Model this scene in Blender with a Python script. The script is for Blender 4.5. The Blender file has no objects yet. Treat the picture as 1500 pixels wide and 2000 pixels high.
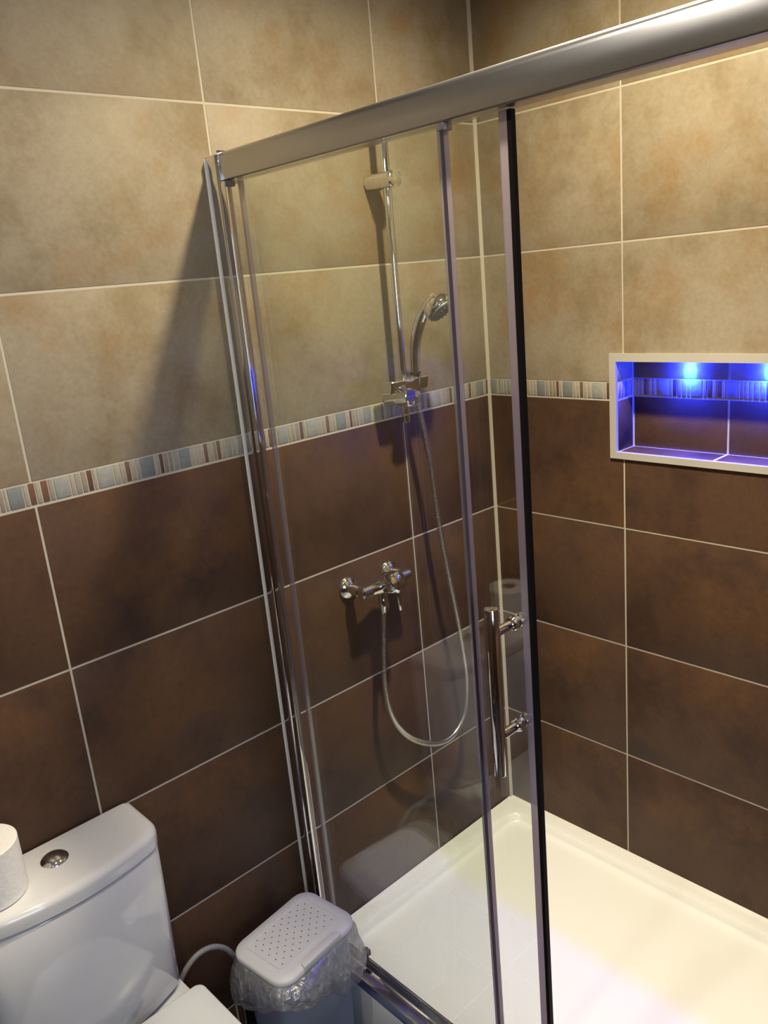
import bpy, bmesh, math, random
from mathutils import Vector, Matrix

random.seed(7)
sc = bpy.context.scene
C = sc.collection

# ------------------------------------------------------------------ camera
cam_data = bpy.data.cameras.new('camera')
cam = bpy.data.objects.new('camera', cam_data)
C.objects.link(cam)
cam_data.sensor_fit = 'VERTICAL'
cam_data.sensor_height = 24.0
cam_data.lens = 24.0 * 1608.94 / 2000.0
cam_data.clip_start = 0.02
RT = Vector((0.7252264, -0.6826676, -0.0895077))
UP = Vector((0.2507011, 0.1407517, 0.9577776))
FW = Vector((0.6412453, 0.7170453, -0.2732223))
m = Matrix.Identity(4)
for i in range(3):
    m[i][0], m[i][1], m[i][2] = RT[i], UP[i], -FW[i]
m[0][3], m[1][3], m[2][3] = -1.719, -1.451, 1.740
cam.matrix_world = m
sc.camera = cam

# ------------------------------------------------------------------ world, exposure
world = bpy.data.worlds.new('world')
sc.world = world
world.use_nodes = True
world.node_tree.nodes['Background'].inputs[0].default_value = (0.55, 0.66, 0.85, 1)
world.node_tree.nodes['Background'].inputs[1].default_value = 0.6
sc.view_settings.view_transform = 'Standard'
sc.view_settings.look = 'None'
sc.view_settings.gamma = 1.0
sc.view_settings.exposure = 0.9
sc.view_settings.use_curve_mapping = False
sc.cycles.use_denoising = True
sc.cycles.max_bounces = 8
sc.cycles.diffuse_bounces = 4
sc.cycles.transparent_max_bounces = 14
sc.cycles.transmission_bounces = 4
sc.cycles.glossy_bounces = 5
sc.cycles.use_adaptive_sampling = True
sc.cycles.adaptive_threshold = 0.03
sc.cycles.sample_clamp_indirect = 6.0
sc.cycles.caustics_reflective = False
sc.cycles.caustics_refractive = False
sc.cycles.blur_glossy = 0.3

CEIL = 2.50
SPOT_WARM = (1.0, 0.90, 0.76)
# ceiling downlights: x, y, watts, cone degrees, warm colour
DOWNLIGHTS = [(-0.55, -0.64, 42.0, 170, (1.0, 0.85, 0.57)),
              (-1.42, -0.62, 13.0, 172, SPOT_WARM),
              (-1.50, -1.75, 3.0, 172, SPOT_WARM),
              (-2.20, -0.95, 4.0, 172, SPOT_WARM)]
WINDOW_FILL = ((0.58, 0.72, 1.0), 3.6)  # bluish fill colour and strength for the added window pane
LED_POWER = 10.0


# ------------------------------------------------------------------ helpers
def link(name, me, parent=None, loc=None, rotz=0.0):
    o = bpy.data.objects.new(name, me)
    C.objects.link(o)
    if parent is not None:
        o.parent = parent
    if loc is not None:
        o.location = loc
    if rotz:
        o.rotation_euler = (0, 0, rotz)
    return o


def mesh_of(name, bm, mat, smooth=None):
    me = bpy.data.meshes.new(name)
    bmesh.ops.recalc_face_normals(bm, faces=bm.faces[:])
    bm.to_mesh(me)
    bm.free()
    for mm in (mat if isinstance(mat, (list, tuple)) else [mat]):
        me.materials.append(mm)
    if smooth is not None:
        for p in me.polygons:
            p.use_smooth = True
        me.set_sharp_from_angle(angle=math.radians(smooth))
    return me


def obj(name, bm, mat, parent=None, smooth=40, loc=None, rotz=0.0, label=None):
    o = link(name, mesh_of(name, bm, mat, smooth), parent, loc, rotz)
    if label:
        o['label'] = label
    return o


def tag(o, label, cat, group=None, kind=None):
    o['label'] = label
    o['category'] = cat
    if group:
        o['group'] = group
    if kind:
        o['kind'] = kind
    return o


def thing(name, label, cat, loc=(0, 0, 0), rotz=0.0, group=None):
    o = link(name, None, None, loc, rotz)
    o.empty_display_size = 0.05
    return tag(o, label, cat, group)


def nb():
    return bmesh.new()


def box(bm, lo, hi, bev=0.0, seg=2):
    lo = [min(a, b) for a, b in zip(lo, hi)] if False else lo
    x0, x1 = sorted((lo[0], hi[0])); y0, y1 = sorted((lo[1], hi[1])); z0, z1 = sorted((lo[2], hi[2]))
    v = [bm.verts.new(p) for p in [(x0, y0, z0), (x1, y0, z0), (x1, y1, z0), (x0, y1, z0),
                                   (x0, y0, z1), (x1, y0, z1), (x1, y1, z1), (x0, y1, z1)]]
    fs = [bm.faces.new([v[i] for i in f]) for f in
          [(0, 3, 2, 1), (4, 5, 6, 7), (0, 1, 5, 4), (1, 2, 6, 5), (2, 3, 7, 6), (3, 0, 4, 7)]]
    if bev > 0:
        es = list({e for f in fs for e in f.edges})
        bmesh.ops.bevel(bm, geom=es, offset=bev, segments=seg, profile=0.5, affect='EDGES')
    return bm


def prism(bm, pts, axis, a0, a1, bev=0.0, seg=2):
    """polygon in the plane perpendicular to axis, extruded from a0 to a1"""
    def P(p, a):
        if axis == 0:
            return (a, p[0], p[1])
        if axis == 1:
            return (p[0], a, p[1])
        return (p[0], p[1], a)
    A = [bm.verts.new(P(p, a0)) for p in pts]
    B = [bm.verts.new(P(p, a1)) for p in pts]
    n = len(pts)
    fs = [bm.faces.new(A), bm.faces.new(B[::-1])]
    for i in range(n):
        fs.append(bm.faces.new((A[i], B[i], B[(i + 1) % n], A[(i + 1) % n])))
    if bev > 0:
        es = list({e for f in fs[:2] for e in f.edges})
        bmesh.ops.bevel(bm, geom=es, offset=bev, segments=seg, profile=0.5, affect='EDGES')
    return bm


def frame_of(d):
    d = Vector(d).normalized()
    up = Vector((0, 0, 1)) if abs(d.z) < 0.95 else Vector((1, 0, 0))
    a = d.cross(up).normalized()
    return a, d.cross(a).normalized()


def ring(bm, c, a, b, ra, rb, n):
    return [bm.verts.new(Vector(c) + a * (ra * math.cos(2 * math.pi * k / n)) + b * (rb * math.sin(2 * math.pi * k / n)))
            for k in range(n)]


def skin(bm, rings, cap0=True, cap1=True, closed=False):
    n = len(rings[0])
    prs = list(zip(rings[:-1], rings[1:]))
    if closed:
        prs.append((rings[-1], rings[0]))
    for r0, r1 in prs:
        for k in range(n):
            bm.faces.new((r0[k], r0[(k + 1) % n], r1[(k + 1) % n], r1[k]))
    if cap0 and not closed:
        bm.faces.new(rings[0][::-1])
    if cap1 and not closed:
        bm.faces.new(rings[-1])
    return bm


def lathe(bm, origin, axis, prof, n=24):
    """prof: list of (distance along axis, radius)"""
    d = Vector(axis).normalized()
    a, b = frame_of(d)
    rs = [ring(bm, Vector(origin) + d * t, a, b, max(r, 1e-4), max(r, 1e-4), n) for t, r in prof]
    return skin(bm, rs)


def cyl(bm, p0, p1, r, n=20, bev=0.0):
    L = (Vector(p1) - Vector(p0)).length
    if bev > 0:
        prof = [(0, r - bev), (bev * 0.3, r - bev * 0.3), (bev, r), (L - bev, r), (L - bev * 0.3, r - bev * 0.3), (L, r - bev)]
    else:
        prof = [(0, r), (L, r)]
    return lathe(bm, p0, Vector(p1) - Vector(p0), prof, n)


def smooth_path(pts, per=8):
    pts = [Vector(p) for p in pts]
    out = []
    for i in range(len(pts) - 1):
        p0 = pts[max(i - 1, 0)]; p1 = pts[i]; p2 = pts[i + 1]; p3 = pts[min(i + 2, len(pts) - 1)]
        for k in range(per):
            t = k / per
            out.append(0.5 * ((2 * p1) + (p2 - p0) * t + (2 * p0 - 5 * p1 + 4 * p2 - p3) * t * t
                              + (3 * p1 - p0 - 3 * p2 + p3) * t ** 3))
    out.append(pts[-1])
    return out


def resample(path, step):
    out = [path[0]]
    acc = 0.0
    for p, q in zip(path[:-1], path[1:]):
        L = (q - p).length
        t = step - acc
        while t <= L:
            out.append(p + (q - p) * (t / L))
            t += step
        acc = L - (t - step)
    return out


def tube(bm, path, rad, n=12):
    """rad: number or function(i, count)"""
    path = [Vector(p) for p in path]
    N = len(path)
    rs = []
    a_prev = None
    for i, p in enumerate(path):
        d = (path[min(i + 1, N - 1)] - path[max(i - 1, 0)]).normalized()
        if a_prev is None:
            a, b = frame_of(d)
        else:
            a = (a_prev - d * a_prev.dot(d)).normalized()
            b = d.cross(a).normalized()
        a_prev = a
        r = rad(i, N) if callable(rad) else rad
        rs.append(ring(bm, p, a, b, r, r, n))
    return skin(bm, rs)


def rrect(cx, cy, hx, hy, r, n=6):
    r = min(r, hx - 1e-4, hy - 1e-4)
    out = []
    for sx, sy, a0 in ((1, 1, 0), (-1, 1, 90), (-1, -1, 180), (1, -1, 270)):
        for k in range(n + 1):
            a = math.radians(a0 + 90.0 * k / n)
            out.append((cx + sx * (hx - r) + r * math.cos(a), cy + sy * (hy - r) + r * math.sin(a)))
    return out


def loft(bm, layers, cap0=True, cap1=True):
    """layers: list of (outline points, z)"""
    rs = [[bm.verts.new((p[0], p[1], z)) for p in pts] for pts, z in layers]
    return skin(bm, rs, cap0, cap1)


# ------------------------------------------------------------------ materials
def new_mat(name):
    mt = bpy.data.materials.new(name)
    mt.use_nodes = True
    nt = mt.node_tree
    bs = nt.nodes['Principled BSDF']
    return mt, nt, bs


def N(nt, typ, **kw):
    n = nt.nodes.new(typ)
    for k, v in kw.items():
        setattr(n, k, v)
    return n


def simple(name, col, rough=0.5, metal=0.0, spec=0.5, coat=0.0, noise=0.03, nscale=30.0, bump=0.0):
    mt, nt, bs = new_mat(name)
    bs.inputs['Roughness'].default_value = rough
    bs.inputs['Metallic'].default_value = metal
    bs.inputs['Specular IOR Level'].default_value = spec
    bs.inputs['Coat Weight'].default_value = coat
    bs.inputs['Coat Roughness'].default_value = 0.04
    if noise <= 0.03 and bump == 0:
        bs.inputs['Base Color'].default_value = (*col, 1)
        return mt
    L = nt.links.new
    tc = N(nt, 'ShaderNodeTexCoord')
    nz = N(nt, 'ShaderNodeTexNoise')
    nz.inputs['Scale'].default_value = nscale
    nz.inputs['Detail'].default_value = 2
    L(tc.outputs['Object'], nz.inputs['Vector'])
    mx = N(nt, 'ShaderNodeMix', data_type='RGBA')
    mx.inputs['A'].default_value = (*[c * (1 - noise) for c in col], 1)
    mx.inputs['B'].default_value = (*[min(1, c * (1 + noise)) for c in col], 1)
    L(nz.outputs['Fac'], mx.inputs['Factor'])
    L(mx.outputs['Result'], bs.inputs['Base Color'])
    if bump > 0:
        bp = N(nt, 'ShaderNodeBump')
        bp.inputs['Strength'].default_value = bump
        bp.inputs['Distance'].default_value = 0.002
        L(nz.outputs['Fac'], bp.inputs['Height'])
        L(bp.outputs['Normal'], bs.inputs['Normal'])
    return mt


def tile_mat(name, base, dark, warm, rough, scale=5.0, blot=0.55, spec=0.4):
    """mottled glazed tile; each tile shifts the pattern by its own random number"""
    mt, nt, bs = new_mat(name)
    L = nt.links.new
    tc = N(nt, 'ShaderNodeTexCoord')
    oi = N(nt, 'ShaderNodeObjectInfo')
    mul = N(nt, 'ShaderNodeVectorMath', operation='SCALE')
    comb = N(nt, 'ShaderNodeCombineXYZ')
    for k in range(3):
        L(oi.outputs['Random'], comb.inputs[k])
    L(comb.outputs[0], mul.inputs[0])
    mul.inputs['Scale'].default_value = 41.0
    add = N(nt, 'ShaderNodeVectorMath', operation='ADD')
    L(tc.outputs['Object'], add.inputs[0])
    L(mul.outputs[0], add.inputs[1])

    def noise(s, d, rgh, off):
        a2 = N(nt, 'ShaderNodeVectorMath', operation='ADD')
        a2.inputs[1].default_value = (off, off * 1.7, off * 0.3)
        L(add.outputs[0], a2.inputs[0])
        n = N(nt, 'ShaderNodeTexNoise')
        n.inputs['Scale'].default_value = s
        n.inputs['Detail'].default_value = d
        n.inputs['Roughness'].default_value = rgh
        L(a2.outputs[0], n.inputs['Vector'])
        return n

    def ramp(src, lo, hi):
        r = N(nt, 'ShaderNodeMapRange', interpolation_type='SMOOTHSTEP')
        r.inputs['From Min'].default_value = lo
        r.inputs['From Max'].default_value = hi
        L(src, r.inputs['Value'])
        return r.outputs['Result']
    big = noise(scale, 4, 0.66, 0.0)
    big2 = noise(scale * 0.8, 4, 0.64, 5.3)
    fine = noise(scale * 16, 2, 0.7, 9.1)
    m1 = N(nt, 'ShaderNodeMix', data_type='RGBA')
    m1.inputs['A'].default_value = (*base, 1)
    m1.inputs['B'].default_value = (*dark, 1)
    f1 = N(nt, 'ShaderNodeMath', operation='MULTIPLY')
    L(ramp(big.outputs['Fac'], 0.42, 0.74), f1.inputs[0])
    f1.inputs[1].default_value = blot
    L(f1.outputs[0], m1.inputs['Factor'])
    m2 = N(nt, 'ShaderNodeMix', data_type='RGBA')
    L(m1.outputs['Result'], m2.inputs['A'])
    m2.inputs['B'].default_value = (*warm, 1)
    f2 = N(nt, 'ShaderNodeMath', operation='MULTIPLY')
    L(ramp(big2.outputs['Fac'], 0.46, 0.76), f2.inputs[0])
    f2.inputs[1].default_value = blot
    L(f2.outputs[0], m2.inputs['Factor'])
    m3 = N(nt, 'ShaderNodeMix', data_type='RGBA', blend_type='MULTIPLY')
    m3.inputs['Factor'].default_value = 0.35
    L(m2.outputs['Result'], m3.inputs['A'])
    g = N(nt, 'ShaderNodeMapRange')
    g.inputs['From Min'].default_value = 0.3
    g.inputs['From Max'].default_value = 0.7
    g.inputs['To Min'].default_value = 0.7
    g.inputs['To Max'].default_value = 1.15
    L(fine.outputs['Fac'], g.inputs['Value'])
    L(g.outputs['Result'], m3.inputs['B'])
    L(m3.outputs['Result'], bs.inputs['Base Color'])
    rr = N(nt, 'ShaderNodeMapRange')
    rr.inputs['To Min'].default_value = rough - 0.06
    rr.inputs['To Max'].default_value = rough + 0.10
    L(fine.outputs['Fac'], rr.inputs['Value'])
    L(rr.outputs['Result'], bs.inputs['Roughness'])
    bs.inputs['Specular IOR Level'].default_value = spec
    return mt


def glass_mat(name, tint, ior=1.5):
    """clear sheet: straight-through transmission plus Fresnel reflection on both faces"""
    mt, nt, bs = new_mat(name)
    L = nt.links.new
    nt.nodes.remove(bs)
    out = nt.nodes['Material Output']
    geo = N(nt, 'ShaderNodeNewGeometry')
    mi = N(nt, 'ShaderNodeMapRange')
    mi.inputs['To Min'].default_value = ior
    mi.inputs['To Max'].default_value = 1.0 / ior
    L(geo.outputs['Backfacing'], mi.inputs['Value'])
    fr = N(nt, 'ShaderNodeFresnel')
    L(mi.outputs['Result'], fr.inputs['IOR'])
    tr = N(nt, 'ShaderNodeBsdfTransparent')
    tr.inputs[0].default_value = (*tint, 1)
    gl = N(nt, 'ShaderNodeBsdfGlossy')
    gl.inputs['Roughness'].default_value = 0.0
    gl.inputs['Color'].default_value = (1, 1, 1, 1)
    mx = N(nt, 'ShaderNodeMixShader')
    L(fr.outputs[0], mx.inputs[0])
    L(tr.outputs[0], mx.inputs[1])
    L(gl.outputs[0], mx.inputs[2])
    L(mx.outputs[0], out.inputs['Surface'])
    return mt


def film_mat(name, col, see, gloss, crumple=0.0, scale=40.0):
    """thin translucent plastic"""
    mt, nt, bs = new_mat(name)
    L = nt.links.new
    nt.nodes.remove(bs)
    out = nt.nodes['Material Output']
    tr = N(nt, 'ShaderNodeBsdfTransparent')
    tr.inputs[0].default_value = (*[min(1, c * 1.15) for c in col], 1)
    df = N(nt, 'ShaderNodeBsdfDiffuse')
    df.inputs[0].default_value = (*col, 1)
    tl = N(nt, 'ShaderNodeBsdfTranslucent')
    tl.inputs[0].default_value = (*col, 1)
    gl = N(nt, 'ShaderNodeBsdfGlossy')
    gl.inputs['Roughness'].default_value = 0.18
    gl.inputs['Color'].default_value = (1, 1, 1, 1)
    m1 = N(nt, 'ShaderNodeMixShader'); m1.inputs[0].default_value = 0.45
    m2 = N(nt, 'ShaderNodeMixShader'); m2.inputs[0].default_value = see
    m3 = N(nt, 'ShaderNodeMixShader'); m3.inputs[0].default_value = gloss
    L(df.outputs[0], m1.inputs[1]); L(tl.outputs[0], m1.inputs[2])
    L(m1.outputs[0], m2.inputs[1]); L(tr.outputs[0], m2.inputs[2])
    L(m2.outputs[0], m3.inputs[1]); L(gl.outputs[0], m3.inputs[2])
    L(m3.outputs[0], out.inputs['Surface'])
    if crumple > 0:
        tc = N(nt, 'ShaderNodeTexCoord')
        nz = N(nt, 'ShaderNodeTexNoise')
        nz.inputs['Scale'].default_value = scale
        nz.inputs['Detail'].default_value = 5
        nz.inputs['Distortion'].default_value = 1.2
        L(tc.outputs['Object'], nz.inputs['Vector'])
        bp = N(nt, 'ShaderNodeBump')
        bp.inputs['Strength'].default_value = crumple
        bp.inputs['Distance'].default_value = 0.01
        L(nz.outputs['Fac'], bp.inputs['Height'])
        for s in (df, tl, gl):
            L(bp.outputs['Normal'], s.inputs['Normal'])
    return mt


def emit_mat(name, col, strength, sampled=False):
    mt, nt, bs = new_mat(name)
    bs.inputs['Base Color'].default_value = (0.8, 0.8, 0.8, 1)
    bs.inputs['Emission Color'].default_value = (*col, 1)
    bs.inputs['Emission Strength'].default_value = strength
    if not sampled:
        mt.cycles.emission_sampling = 'NONE'
    return mt


def panel_wall_mat():
    """plain tiled walls behind the viewer: beige above the dado line, brown below it"""
    mt, nt, bs = new_mat('far_wall_tiling')
    L = nt.links.new
    geo = N(nt, 'ShaderNodeNewGeometry')
    sp = N(nt, 'ShaderNodeSeparateXYZ')
    L(geo.outputs['Position'], sp.inputs[0])
    gt = N(nt, 'ShaderNodeMath', operation='GREATER_THAN')
    gt.inputs[1].default_value = 1.41
    L(sp.outputs['Z'], gt.inputs[0])
    nz = N(nt, 'ShaderNodeTexNoise')
    nz.inputs['Scale'].default_value = 4
    nz.inputs['Detail'].default_value = 6
    L(geo.outputs['Position'], nz.inputs['Vector'])
    a = N(nt, 'ShaderNodeMix', data_type='RGBA')
    a.inputs['A'].default_value = (0.10, 0.055, 0.032, 1)
    a.inputs['B'].default_value = (0.50, 0.42, 0.28, 1)
    L(gt.outputs[0], a.inputs['Factor'])
    b = N(nt, 'ShaderNodeMix', data_type='RGBA', blend_type='MULTIPLY')
    b.inputs['Factor'].default_value = 0.4
    L(a.outputs['Result'], b.inputs['A'])
    L(nz.outputs['Fac'], b.inputs['B'])
    L(b.outputs['Result'], bs.inputs['Base Color'])
    bs.inputs['Roughness'].default_value = 0.35
    return mt


M = {}
M['beige'] = tile_mat('beige_tile_glaze', (0.285, 0.242, 0.174), (0.190, 0.145, 0.080), (0.245, 0.155, 0.072), 0.50, 6.5, 0.85, 0.3)
M['brown'] = tile_mat('brown_tile_glaze', (0.081, 0.044, 0.026), (0.042, 0.024, 0.0175), (0.110, 0.056, 0.025), 0.46, 5.0, 0.95, 0.22)
M['floor_tile'] = tile_mat('floor_tile_glaze', (0.022, 0.018, 0.017), (0.014, 0.012, 0.012), (0.030, 0.024, 0.020), 0.3, 4.5, 0.8)
M['grout'] = simple('pale_grout', (0.45, 0.41, 0.335), 0.85, noise=0.0)
M['silicone'] = simple('white_silicone', (0.72, 0.70, 0.64), 0.4)
M['chrome'] = simple('polished_chrome', (0.80, 0.80, 0.81), 0.06, 1.0, noise=0.01)
M['satin'] = simple('satin_aluminium', (0.50, 0.50, 0.51), 0.28, 1.0, noise=0.02)
M['ribbed'] = simple('ribbed_steel_hose', (0.66, 0.64, 0.60), 0.25, 1.0, noise=0.02)
M['glass'] = glass_mat('clear_safety_glass', (0.955, 0.972, 0.955))
M['seal'] = film_mat('clear_vinyl_seal', (0.58, 0.52, 0.56), 0.62, 0.12)
M['black'] = simple('black_rubber', (0.008, 0.006, 0.007), 0.7, spec=0.15)
M['smoke'] = simple('dark_seal_line', (0.10, 0.085, 0.10), 0.4)
M['ceramic'] = simple('white_glazed_ceramic', (0.66, 0.66, 0.65), 0.10, coat=0.5, noise=0.01)
M['acrylic'] = simple('white_acrylic', (0.80, 0.80, 0.765), 0.16, coat=0.3, noise=0.01)
M['seatplastic'] = simple('white_seat_plastic', (0.68, 0.675, 0.655), 0.22, noise=0.01)
M['trim'] = simple('white_trim', (0.40, 0.375, 0.33), 0.4, noise=0.02)
M['paper'] = simple('tissue_paper', (0.74, 0.73, 0.70), 0.95, noise=0.05, nscale=120, bump=0.5)
M['card'] = simple('cardboard_core', (0.36, 0.27, 0.18), 0.9)
M['lidplastic'] = simple('pale_grey_plastic', (0.70, 0.695, 0.665), 0.42, noise=0.02, nscale=200, bump=0.05)
M['binplastic'] = simple('blue_grey_plastic', (0.34, 0.38, 0.45), 0.45, noise=0.03)
M['hole'] = simple('dark_hole', (0.10, 0.10, 0.10), 0.8)
M['bag'] = film_mat('clear_bin_liner', (0.72, 0.72, 0.71), 0.66, 0.16, 1.0, 34.0)
M['hosegrey'] = simple('braided_hose', (0.26, 0.25, 0.235), 0.45, noise=0.25, nscale=300, bump=0.4)
M['rose'] = simple('grey_spray_face', (0.13, 0.14, 0.14), 0.45)
M['ceiling'] = simple('white_ceiling_paint', (0.78, 0.76, 0.70), 0.9)
M['doorpaint'] = simple('white_door_paint', (0.74, 0.73, 0.70), 0.45)
M['led_lens'] = emit_mat('blue_led_lens', (0.05, 0.35, 1.0), 14.0)
M['bulb'] = emit_mat('downlight_lens', (1.0, 0.85, 0.62), 30.0)
M['window_fill'] = emit_mat('window_fill_pane', *WINDOW_FILL, sampled=True)
M['farwall'] = panel_wall_mat()
for k, c in {'cream': (0.33, 0.295, 0.235), 'taupe': (0.26, 0.215, 0.17), 'grey': (0.28, 0.26, 0.215), 'blue': (0.185, 0.200, 0.195),
             'paleblue': (0.275, 0.285, 0.265), 'rust': (0.150, 0.075, 0.045), 'rustdark': (0.105, 0.055, 0.040), 'brown2': (0.145, 0.092, 0.058)}.items():
    M['mz_' + k] = simple('mosaic_' + k, c, 0.4, noise=0.22, nscale=90, bump=0.4)

# ------------------------------------------------------------------ the setting
ROOM_L, ROOM_F = -2.65, -2.45
END_Y = -1.205            # end wall of the shower recess
COLS = [0.0, -0.329, -0.778, -1.234, -1.687, -2.140, -2.593]
RCOLS = [0.0, -0.408, -0.860, -1.205]
ROWS = [(0.150, 0.461, 'brown'), (0.461, 0.778, 'brown'), (0.778, 1.095, 'brown'), (1.095, 1.410, 'brown'),
        (1.452, 1.768, 'beige'), (1.768, 2.084, 'beige'), (2.084, 2.400, 'beige'), (2.400, CEIL, 'beige')]
G = 0.0042                # joint width
# recess in the right wall
NY0, NY1, NZ0, NZ1, ND = -0.390, -0.862, 1.286, 1.502, 0.075

tile_cache = {}


def tile_mesh(w, h, matkey, t=0.008, bev=0.0008):
    key = (round(w, 4), round(h, 4), matkey, t)
    if key not in tile_cache:
        bm = nb()
        box(bm, (-w / 2, 0, -h / 2), (w / 2, t, h / 2), bev, 2)
        tile_cache[key] = mesh_of('tile_%s' % matkey, bm, M[matkey], 50)
    return tile_cache[key]


def put_tile(parent, a0, a1, z0, z1, matkey, face='back', depth=0.0, name='tile', g=G, t=0.008):
    """tile between joints a0..a1 along the wall; its face lies in the wall plane"""
    lo, hi = min(a0, a1) + g / 2, max(a0, a1) - g / 2
    if hi - lo < 0.003 or z1 - z0 - g < 0.003:
        return
    me = tile_mesh(hi - lo, z1 - z0 - g, matkey, t)
    if face == 'back':
        return link(name, me, parent, ((lo + hi) / 2, depth, (z0 + z1) / 2))
    if face == 'right':
        return link(name, me, parent, (depth, (lo + hi) / 2, (z0 + z1) / 2), -math.pi / 2)
    if face == 'front':      # faces +y
        return link(name, me, parent, ((lo + hi) / 2, depth, (z0 + z1) / 2), math.pi)


def struct(name, bm, mat, label, cat='wall', smooth=None):
    o = obj(name, bm, mat, None, smooth)
    return tag(o, label, cat, kind='structure')


RZ = -math.pi / 2
back = struct('wall_back', box(nb(), (ROOM_L - 0.1, 0.0007, 0), (0.11, 0.11, CEIL)), M['grout'],
              'back wall with beige tiles above a mosaic strip and brown tiles below')
bm = nb()
box(bm, (0.0007, END_Y - 0.10, 0), (0.11, 0.0006, NZ0 - 0.0007))
box(bm, (0.0007, END_Y - 0.10, NZ1 + 0.0007), (0.11, 0.0006, CEIL))
box(bm, (0.0007, NY0 + 0.0007, NZ0 - 0.0007), (0.11, 0.0006, NZ1 + 0.0007))
box(bm, (0.0007, END_Y - 0.10, NZ0 - 0.0007), (0.11, NY1 - 0.0007, NZ1 + 0.0007))
box(bm, (ND + 0.0007, NY1 - 0.0007, NZ0 - 0.0007), (0.11, NY0 + 0.0007, NZ1 + 0.0007))
right = struct('wall_right', bm, M['grout'], 'right shower wall of beige over brown tiles with a lit recess')

for c0, c1 in zip(COLS[:-1], COLS[1:]):
    for z0, z1, k in ROWS:
        put_tile(back, c0 - (0.004 if c0 == 0 else 0), c1, z0, z1, k)
# cut tiles of the lowest course beside the tray
for c0, c1 in ((-0.802, -1.025), (-1.025, -1.234), (-1.234, -1.687), (-1.687, -2.140), (-2.140, -2.593)):
    put_tile(back, c0, c1, 0.0, 0.150, 'brown')

fy0, fy1, fz0, fz1 = -0.373, -0.880, 1.270, 1.521      # outside of the white frame
hy0, hy1, hz0, hz1 = NY0 + 0.004, NY1 - 0.004, NZ0 - 0.004, NZ1 + 0.004


def poly_tile(parent, pts, matkey):
    """cut tile: outline in (y, z), face in the plane x = 0"""
    cy = sum(p[0] for p in pts) / len(pts); cz = sum(p[1] for p in pts) / len(pts)
    bm = nb()
    prism(bm, [(p[0] - cy, p[1] - cz) for p in pts], 0, 0.0, 0.008)
    return link('tile', mesh_of('cut_tile', bm, M[matkey], None), parent, (0, cy, cz))


for c0, c1 in zip(RCOLS[:-1], RCOLS[1:]):
    for z0, z1, k in ROWS:
        a, b = c1 + G / 2, c0 - G / 2 - (0.004 if c0 == 0 else 0)     # a < b
        lo, hi = z0 + G / 2, z1 - G / 2
        if z1 <= hz0 or z0 >= hz1 or b <= hy1 or a >= hy0:
            put_tile(right, c0 - (0.004 if c0 == 0 else 0), c1, z0, z1, k, 'right')
            continue
        # the opening cuts this tile
        top_in = hi > hz1      # keeps a strip above the opening
        cut_z = hz1 if top_in else hz0
        if a >= hy1 and b <= hy0:
            poly_tile(right, [(a, cut_z), (b, cut_z), (b, hi), (a, hi)] if top_in else [(a, lo), (b, lo), (b, cut_z), (a, cut_z)], k)
        elif b > hy0:          # opening enters from the -y side
            poly_tile(right, [(hy0, lo), (b, lo), (b, hi), (a, hi), (a, cut_z), (hy0, cut_z)] if top_in else
                      [(a, lo), (b, lo), (b, hi), (hy0, hi), (hy0, cut_z), (a, cut_z)], k)
        else:                  # opening enters from the +y side
            poly_tile(right, [(a, lo), (hy1, lo), (hy1, cut_z), (b, cut_z), (b, hi), (a, hi)] if top_in else
                      [(a, lo), (b, lo), (b, cut_z), (hy1, cut_z), (hy1, hi), (a, hi)], k)

# lining of the recess: back, cheeks, floor and soffit
for a0, a1 in ((NY0, -0.626), (-0.626, NY1)):
    put_tile(right, a0, a1, NZ0 - 0.004, 1.410, 'brown', 'right', ND)
    put_tile(right, a0, a1, 1.452, NZ1 + 0.004, 'beige', 'right', ND)
for yy, sgn in ((NY0, 1), (NY1, -1)):
    for z0, z1, k in ((NZ0 - 0.002, 1.410, 'brown'), (1.410, 1.452, 'mz_blue'), (1.452, NZ1 + 0.002, 'beige')):
        bm = nb()
        if k == 'mz_blue':
            x = 0.006
            for w, kk in ((0.014, 'cream'), (0.012, 'grey'), (0.018, 'blue'), (0.011, 'cream'), (0.010, 'taupe')):
                b2 = box(nb(), (x, 0, z0 + 0.003), (x + w - 0.002, sgn * 0.008, z1 - 0.002), 0.0006, 1)
                o = obj('mosaic_tile', b2, M['mz_' + kk], right, 50, (0, yy, 0))
                x += w
            bm.free()
            continue
        box(bm, (0.004, 0, z0 + 0.002), (ND - 0.004, sgn * 0.008, z1 - 0.002), 0.001, 1)
        obj('tile', bm, M[k], right, 50, (0, yy, 0))
for a0, a1 in ((NY0, -0.626), (-0.626, NY1)):
    box_lo, box_hi = min(a0, a1) + 0.003, max(a0, a1) - 0.003
    obj('tile', box(nb(), (0.006, box_lo, NZ0 - 0.008), (ND - 0.005, box_hi, NZ0), 0.001, 1), M['brown'], right, 50)
    obj('tile', box(nb(), (0.004, box_lo, NZ1), (ND - 0.003, box_hi, NZ1 + 0.008), 0.001, 1), M['beige'], right, 50)

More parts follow.
